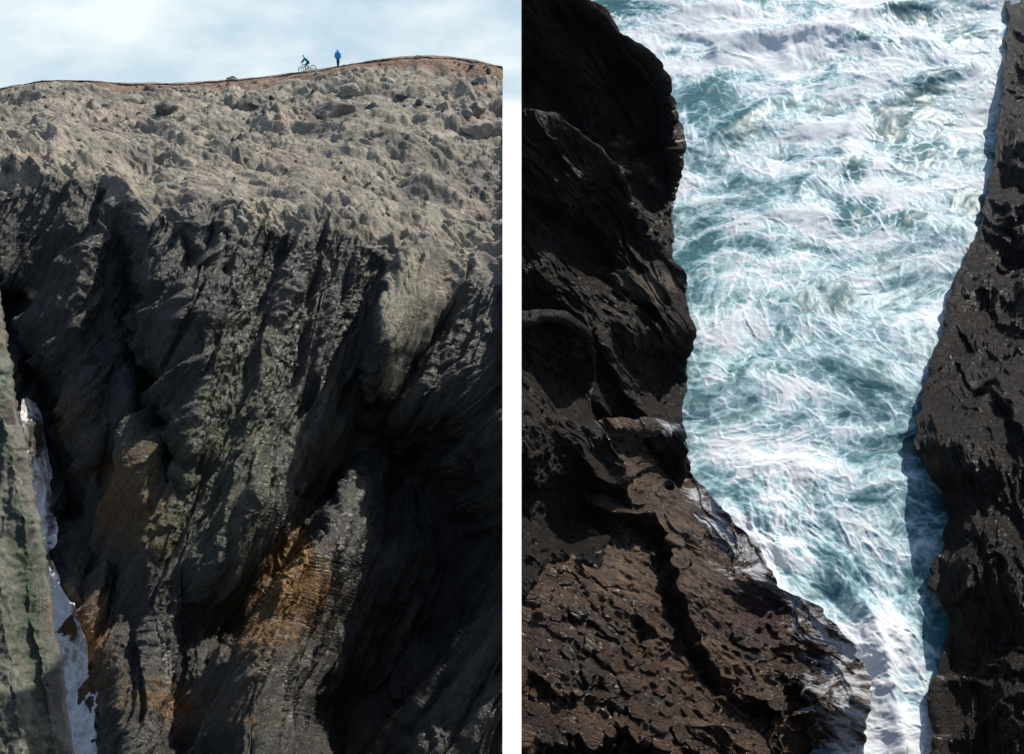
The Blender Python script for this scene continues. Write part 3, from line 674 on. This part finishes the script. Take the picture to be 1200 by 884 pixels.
def face_and_hair(head, fwd, parent, hair):
    """small nose, eyes and ears so that the head has a front"""
    h = Vector(head); f = Vector(fwd).normalized(); s = Vector((0, 0, 1)).cross(f).normalized()
    for nm, p, r, mt in (("nose", h+f*.105-Vector((0, 0, .01)), .018, M_skin), ("eye", h+f*.088+s*.035+Vector((0, 0, .02)), .011, M_black), ("eye", h+f*.088-s*.035+Vector((0, 0, .02)), .011, M_black), ("ear", h+s*.085, .025, M_skin), ("ear", h-s*.085, .025, M_skin), ("mouth", h+f*.09-Vector((0, 0, .055)), .018, M_plum)):
        bm = bmesh.new(); bmesh.ops.create_uvsphere(bm, u_segments=8, v_segments=6, radius=r, matrix=Matrix.Translation(p))
        me = bpy.data.meshes.new(nm); bm.to_mesh(me); bm.free(); link_mesh(nm, me, [mt], parent)
def path_at(px, dy):
    j = int(np.argmin(np.abs(project(HEADP[nb+3])[0]-px))); p = Vector(HEADP[nb+3, j]); return p+Vector((0, dy, .13))

# the walker, seen from behind: hooded blue coat, mid stride
wk = empty("person", path_at(394.3, 1.4))
tag(wk, "walker in a long hooded blue coat standing upright on the skyline path", "person")
body = dict(pel=(0, 0, .93, .12, .10), ch=(0, .02, 1.28, .15, .11), nk=(0, .03, 1.48, .06), hd=(0, .04, 1.62, .095, .11), top=(0, .04, 1.72, .06),
    hl=(-.09, 0, .88, .10), kl=(-.075, .10, .48, .075), al=(-.06, -.02, .09, .05), tl=(-.06, .13, .04, .04), hr=(.09, 0, .88, .10), kr=(.075, .0, .48, .075), ar=(.06, -.14, .12, .05), tr=(.06, .0, .04, .04),
    sl=(-.19, .02, 1.40, .07), el=(-.26, -.05, 1.12, .05), wl=(-.27, .04, .88, .034), fl=(-.27, .07, .76, .022), sr=(.19, .02, 1.40, .07), er=(.26, .06, 1.12, .05), wr=(.26, .14, .90, .034), fr=(.26, .17, .78, .022))
ed = [("pel", "ch"), ("ch", "nk"), ("nk", "hd"), ("hd", "top"), ("pel", "hl"), ("hl", "kl"), ("kl", "al"), ("al", "tl"), ("pel", "hr"), ("hr", "kr"), ("kr", "ar"), ("ar", "tr"), ("ch", "sl"), ("sl", "el"), ("el", "wl"), ("wl", "fl"), ("ch", "sr"), ("sr", "er"), ("er", "wr"), ("wr", "fr")]
skinned("body", body, ed, [M_skin], wk)
def grow(b, keys, g): return {k: tuple(b[k][:3])+tuple(r+g for r in (b[k][3], b[k][4] if len(b[k]) > 4 else b[k][3])) for k in keys}
ck = ["pel", "ch", "nk", "sl", "el", "wl", "sr", "er", "wr"]
coat = grow(body, ck, .035); coat["hem"] = (0, .02, .62, .20, .15); coat["pel"] = (0, 0, .95, .20, .15); coat["wst"] = (0, 0, 1.1, .19, .15)
coat["ch"] = (0, .02, 1.30, .20, .15)
skinned("coat", coat, [("pel", "hem"), ("pel", "wst"), ("wst", "ch"), ("ch", "nk"), ("ch", "sl"), ("sl", "el"), ("el", "wl"), ("ch", "sr"), ("sr", "er"), ("er", "wr")], [M_blue], wk)
skinned("hood", dict(a=(0, .02, 1.50, .11, .10), b=(0, .015, 1.64, .125, .13), c=(0, .0, 1.75, .07)), [("a", "b"), ("b", "c")], [M_blue], wk)
skinned("trousers", grow(body, ["pel", "hl", "kl", "al", "hr", "kr", "ar"], .018), [("pel", "hl"), ("hl", "kl"), ("kl", "al"), ("pel", "hr"), ("hr", "kr"), ("kr", "ar")], [M_navy], wk)
for a, b in (("al", "tl"), ("ar", "tr")):
    skinned("shoe", grow(body, [a, b], .016), [(a, b)], [M_black], wk)
face_and_hair((0, .04, 1.62), (0, 1, 0), wk, None)

# the bicycle, heading left and down the slope
SL = R(-8.)
bk = empty("bicycle", path_at(358.3, 1.3), (0, SL, 0))
tag(bk, "mint green bicycle ridden along the skyline path", "bicycle")
RW = .33
for x in (-.64, .62):
    wh = tubes("wheel", [((x, 0, RW), (x+.30*math.cos(a), 0, RW+.30*math.sin(a)), .004) for a in [6.28318*i/16 for i in range(16)]] + [((x, -.05, RW), (x, .05, RW), .03)], M_metal, bk)
    ring("tyre", (x, 0, RW), RW-.02, .026, M_black, wh); ring("rim", (x, 0, RW), RW-.055, .014, M_metal, wh)
tubes("frame", [((.62, .05, RW), (.03, .03, .30), .02), ((.62, -.05, RW), (.03, -.03, .30), .02), ((.62, .04, RW), (.20, 0, .80), .012), ((.62, -.04, RW), (.20, 0, .80), .012), ((.03, 0, .30), (.22, 0, .86), .028), ((.03, 0, .30), (-.40, 0, .74), .034), ((.20, 0, .80), (-.42, 0, .84), .028), ((-.40, 0, .70), (-.44, 0, .92), .032)], M_mint, bk)
tubes("fork", [((-.43, .05, .74), (-.64, .05, RW), .016), ((-.43, -.05, .74), (-.64, -.05, RW), .016)], M_mint, bk)
tubes("handlebar", [((-.44, 0, .92), (-.50, 0, 1.0), .015), ((-.50, -.31, 1.0), (-.50, .31, 1.0), .013), ((-.50, -.31, 1.0), (-.46, -.38, 1.0), .017), ((-.50, .31, 1.0), (-.46, .38, 1.0), .017)], M_black, bk)
skinned("saddle", dict(a=(.30, 0, .93, .07, .03), b=(.20, 0, .93, .05, .025), c=(.08, 0, .92, .02, .018)), [("a", "b"), ("b", "c")], [M_black], bk, 1)
ck_ = tubes("crank", [((.03, -.09, .30), (.03, .09, .30), .02), ((.03, -.09, .30), (-.12, -.09, .24), .012), ((.03, .09, .30), (.18, .09, .36), .012)], M_metal, bk)
ring("chainring", (.03, -.06, .30), .085, .008, M_metal, ck_)
for c in ((-.12, -.14, .24), (.18, .14, .36)): tubes("pedal", [((c[0]-.05, c[1], c[2]), (c[0]+.05, c[1], c[2]), .02)], M_black, ck_)

cy = empty("person", path_at(358.3, 1.3), (0, SL, 0))
tag(cy, "cyclist in a teal jacket and pale helmet riding the mint bicycle", "person")
b2 = dict(pel=(.22, 0, 1.02, .12, .13), ch=(-.02, 0, 1.36, .13, .15), nk=(-.11, 0, 1.52, .055), hd=(-.16, 0, 1.66, .11, .09), top=(-.16, 0, 1.76, .06),
    hl=(.20, -.10, .98, .09), kl=(-.18, -.11, .68, .06), al=(-.08, -.13, .29, .042), tl=(-.22, -.13, .25, .032), hr=(.20, .10, .98, .09), kr=(-.10, .11, .78, .06), ar=(.22, .13, .42, .042), tr=(.09, .13, .39, .032),
    sl=(-.04, -.19, 1.44, .065), el=(-.26, -.26, 1.22, .045), wl=(-.45, -.30, 1.05, .032), fl=(-.51, -.30, 1.02, .026), sr=(-.04, .19, 1.44, .065), er=(-.26, .26, 1.22, .045), wr=(-.45, .30, 1.05, .032), fr=(-.51, .30, 1.02, .026))
skinned("body", b2, ed, [M_skin], cy)
jk = grow(b2, ck, .03); jk["wst"] = (.14, 0, 1.16, .17, .18); jk["pel"] = (.23, 0, 1.02, .16, .17)
skinned("jacket", jk, [("pel", "wst"), ("wst", "ch"), ("ch", "nk"), ("ch", "sl"), ("sl", "el"), ("el", "wl"), ("ch", "sr"), ("sr", "er"), ("er", "wr")], [M_teal], cy)
skinned("shorts", grow(b2, ["pel", "hl", "kl", "hr", "kr"], .02), [("pel", "hl"), ("hl", "kl"), ("pel", "hr"), ("hr", "kr")], [M_plum], cy)
skinned("leggings", grow(b2, ["kl", "al"], .012), [("kl", "al")], [M_navy], cy); skinned("leggings", grow(b2, ["kr", "ar"], .012), [("kr", "ar")], [M_navy], cy)
for a, b in (("al", "tl"), ("ar", "tr")): skinned("shoe", grow(b2, [a, b], .016), [(a, b)], [M_black], cy)
skinned("helmet", dict(a=(-.15, 0, 1.70, .15, .13), b=(-.16, 0, 1.80, .12, .10)), [("a", "b")], [M_helm], cy)
face_and_hair((-.16, 0, 1.65), (-1, 0, 0), cy, None)

# ------------------------------------------------------------------ droplets thrown up where the surf strikes the ledge
M_drop = simple("white_water", (.82, .84, .85), .3, 0, .04)
bm = bmesh.new(); rr = random.Random(3)
for i in range(420):
    cx_, cy_, sx_, sy_ = rr.choice([(905, 655, 24, 16), (905, 655, 24, 16), (890, 650, 24, 14), (985, 740, 14, 20)])
    x, y = rr.gauss(cx_, sx_), rr.gauss(cy_, sy_); t = float(sea_t(y)) - .25 - abs(rr.gauss(0, .6))
    res = bmesh.ops.create_icosphere(bm, subdivisions=1, radius=rr.uniform(.004, .014)*rr.uniform(.6, 1.2))
    bmesh.ops.translate(bm, vec=wpt(x, y, t), verts=res["verts"])
me = bpy.data.meshes.new("sea_spray"); bm.to_mesh(me); bm.free()
tag(link_mesh("sea_spray", me, [M_drop]), "fine white spray drops over the surf beside the brown ledge", "spray", None, "stuff")

# ------------------------------------------------------------------ light and sky
EL, AZ = 52., 55.
sd = Vector((math.sin(R(AZ))*math.cos(R(EL)), math.cos(R(AZ))*math.cos(R(EL)), math.sin(R(EL))))
ld = bpy.data.lights.new("sun", 'SUN'); lo = bpy.data.objects.new("sun", ld); COL.objects.link(lo)
ld.energy = 4.6; ld.angle = R(.5); ld.color = (1, .95, .88); lo.rotation_euler = sd.to_track_quat('Z', 'Y').to_euler(); lo.location = (0, 0, 150)
w = bpy.data.worlds.new("World"); sc.world = w; w.use_nodes = True
nt = w.node_tree; nt.nodes.clear()
def wn(t, **p):
    n = nt.nodes.new(t)
    for a, b in p.items(): setattr(n, a, b)
    return n
sky = wn("ShaderNodeTexSky", sky_type='NISHITA', sun_disc=False, sun_elevation=R(EL), sun_rotation=R(AZ))
bg1 = wn("ShaderNodeBackground"); bg1.inputs[1].default_value = .115; nt.links.new(sky.outputs[0], bg1.inputs[0])
tcn = wn("ShaderNodeTexCoord")
mp = wn("ShaderNodeMapping"); mp.inputs["Scale"].default_value = (1, 1, 2.2); nt.links.new(tcn.outputs["Generated"], mp.inputs[0])
nz = wn("ShaderNodeTexNoise"); nz.inputs["Scale"].default_value = 5.5; nz.inputs["Detail"].default_value = 7; nz.inputs["Roughness"].default_value = .55; nt.links.new(mp.outputs[0], nz.inputs["Vector"])
rp = wn("ShaderNodeValToRGB"); rp.color_ramp.elements[0].position = .34; rp.color_ramp.elements[0].color = (.50, .66, .77, 1); rp.color_ramp.elements[1].position = .58; rp.color_ramp.elements[1].color = (.86, .94, .97, 1)
nt.links.new(nz.outputs["Fac"], rp.inputs[0])
sepn = wn("ShaderNodeSeparateXYZ"); nt.links.new(tcn.outputs["Generated"], sepn.inputs[0])
# a bank of cloud stands low over the sea; clear sky towards the zenith; plain white added below so the gap between the rocks shows white
bg2 = wn("ShaderNodeBackground"); bg2.inputs[1].default_value = .86; nt.links.new(rp.outputs[0], bg2.inputs[0])
m1 = wn("ShaderNodeMapRange", interpolation_type='SMOOTHSTEP'); m1.inputs[1].default_value = .30; m1.inputs[2].default_value = .12
nt.links.new(sepn.outputs[2], m1.inputs[0])
m2 = wn("ShaderNodeMapRange", interpolation_type='SMOOTHSTEP'); m2.inputs[1].default_value = .3; m2.inputs[2].default_value = .8
nt.links.new(sepn.outputs[1], m2.inputs[0])
mm = wn("ShaderNodeMath", operation='MULTIPLY'); nt.links.new(m1.outputs[0], mm.inputs[0]); nt.links.new(m2.outputs[0], mm.inputs[1])
mx = wn("ShaderNodeMixShader"); nt.links.new(mm.outputs[0], mx.inputs[0]); nt.links.new(bg1.outputs[0], mx.inputs[1]); nt.links.new(bg2.outputs[0], mx.inputs[2])
bg3 = wn("ShaderNodeBackground"); bg3.inputs[0].default_value = (1, 1, 1, 1); bg3.inputs[1].default_value = 1.0
m3 = wn("ShaderNodeMapRange", interpolation_type='SMOOTHSTEP'); m3.inputs[1].default_value = .005; m3.inputs[2].default_value = -.02
nt.links.new(sepn.outputs[2], m3.inputs[0])
m4 = wn("ShaderNodeMath", operation='MULTIPLY'); nt.links.new(m3.outputs[0], m4.inputs[0]); nt.links.new(m2.outputs[0], m4.inputs[1])
mx2 = wn("ShaderNodeMixShader"); nt.links.new(m4.outputs[0], mx2.inputs[0]); nt.links.new(mx.outputs[0], mx2.inputs[1]); nt.links.new(bg3.outputs[0], mx2.inputs[2])
wo = wn("ShaderNodeOutputWorld"); nt.links.new(mx2.outputs[0], wo.inputs[0])

sc.view_settings.view_transform = 'Standard'; sc.view_settings.look = 'None'; sc.view_settings.gamma = 1
sc.view_settings.exposure = 0.3; sc.view_settings.use_curve_mapping = False
sc.cycles.use_denoising = True; sc.cycles.max_bounces = 5; sc.cycles.sample_clamp_indirect = 4
